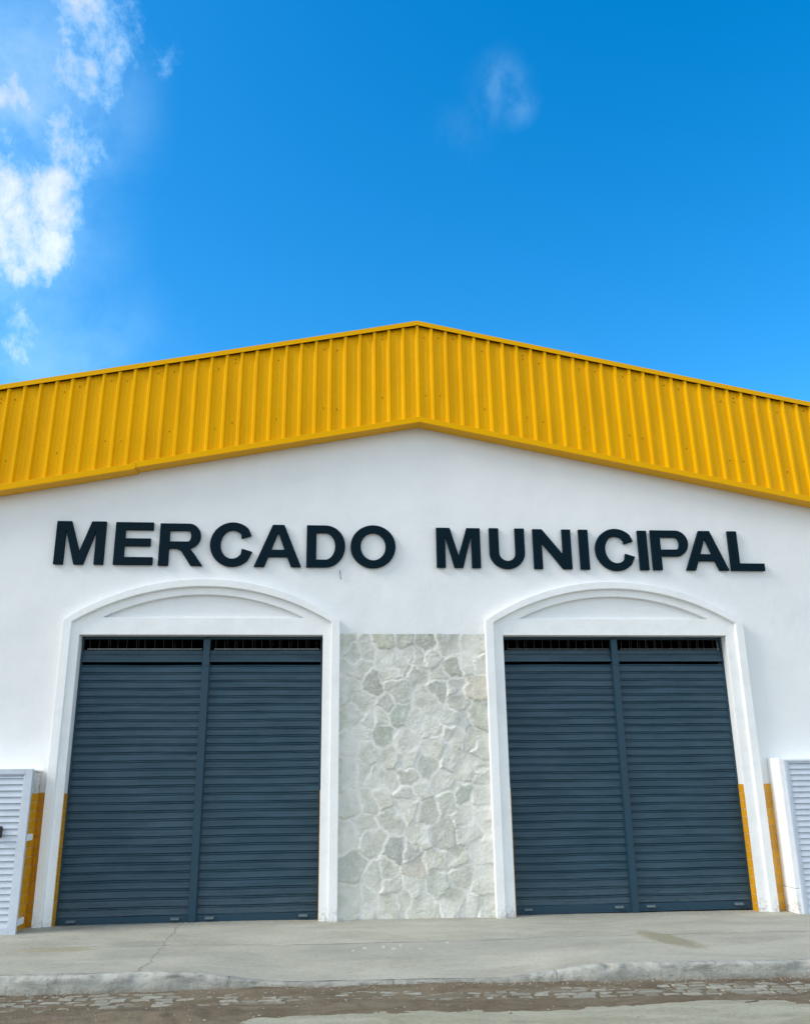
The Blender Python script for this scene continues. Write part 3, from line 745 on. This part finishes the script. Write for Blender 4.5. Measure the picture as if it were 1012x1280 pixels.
tag(grid_mesh('dirt_road', X, Y, Z, DIRT, flip=True), kind='structure')
# granite setts peeping out of the dirt
V = []; F = []; tone = []
row = 0; y = 0.06
while y < 1.0:
    wd = .088+.02*random.random(); x = -6+random.random()*.2
    while x < 8:
        L = random.uniform(.13, .24); yy = yk(x)-y
        zt = ZR+random.uniform(-.004, .0055)-.003; sk = random.uniform(-.02, .02)
        q = [(x+.012+random.uniform(0,.012), yy-.008), (x+L-.012-random.uniform(0,.012), yy-.008-.02*sk), (x+L-.012+sk, yy-wd+.022), (x+.012+sk, yy-wd+.024+random.uniform(0,.01))]
        mx = sum(p[0] for p in q)/4; my = sum(p[1] for p in q)/4
        n = len(V); ti = [random.uniform(-.003, .003) for _ in range(2)]
        for s, zz in ((1.0, -.06), (1.0, -.006), (.90, 0.0)):
            for px, py in q: V.append((mx+(px-mx)*s, my+(py-my)*s, zt+zz+(ti[0] if px > mx else -ti[0])+(ti[1] if py > my else -ti[1])))
        for l in (0, 4):
            for i in range(4): F.append((n+l+i, n+l+4+i, n+l+4+(i+1) % 4, n+l+(i+1) % 4))
        F.append((n+8, n+11, n+10, n+9)); tone += [random.random()]*12
        x += L
    y += wd+.004; row += 1
o = mesh('granite_setts', V, F, SETT)
F2 = o.data; at = F2.attributes.new('tone', 'FLOAT', 'POINT'); at.data.foreach_set('value', tone)
import bmesh
bm = bmesh.new(); bm.from_mesh(F2); bmesh.ops.recalc_face_normals(bm, faces=bm.faces); bm.to_mesh(F2); bm.free()
tag(o, 'worn grey stone setts half buried in dirt along the kerb', 'setts', kind='stuff')
# worn concrete strip of the carriageway
xc = np.arange(-6, 9, .03); yc = np.linspace(0, 1, 60)
Xc = np.repeat(xc[None], 60, 0)
edge_y = -3.66-.035*np.clip(xc-1.5, 0, 3)+.10*fbm(xc, xc*0+3, 1.6, 60)+.03*fbm(xc, xc*0+9, 9, 62) - 1.4*smst((-.45-xc)/.8)*1.0
Yc = edge_y[None]+(-7.5-edge_y[None])*yc[:, None]**1.3
Zc = ZR+.020*smst(yc[:, None]/.03)+.010*fbm(Xc, Yc, 1.3, 66)+.006*fbm(Xc, Yc, 7, 69)+.006
tag(grid_mesh('road_surface', Xc, Yc, Zc, SLAB, flip=True), kind='structure')
# loose grit and pebbles in the gutter and on the road
rg = np.random.default_rng(77); V = []; F = []
base_ = [(1,0,0),(-1,0,0),(0,1,0),(0,-1,0),(0,0,1),(0,0,-1)]; fo = [(0,2,4),(2,1,4),(1,3,4),(3,0,4),(2,0,5),(1,2,5),(3,1,5),(0,3,5)]
for i in range(900):
    x = rg.uniform(-4.5, 7); d = .03+abs(rg.normal(0, .06)) if i % 2 else rg.uniform(.05, 1.5)
    y = float(yk(np.array(x)))-d; z = float(road_h(np.array([x]), np.array([y]))[0])
    if d > 1.02: z = max(z, ZR+.028)
    r_ = rg.uniform(.003, .010)*(1.6 if rg.random() < .06 else 1); n = len(V)
    for b_ in base_:
        V.append((x+b_[0]*r_*rg.uniform(.7, 1.5), y+b_[1]*r_*rg.uniform(.7, 1.3), z+r_*.3+b_[2]*r_*rg.uniform(.5, .8)))
    F += [tuple(n+k for k in q) for q in fo]
tag(mesh('gravel', V, F, mat('pale_grit', (.33,.31,.26), .9)), 'loose grit and pebbles scattered along the dirty gutter', 'gravel', kind='stuff')
# earth out to the horizon
mb = MB(); mb.quad((-900,-900,-.42), (900,-900,-.42), (900,900,-.42), (-900,900,-.42))
tag(mb.build('ground', GROUND), kind='structure')
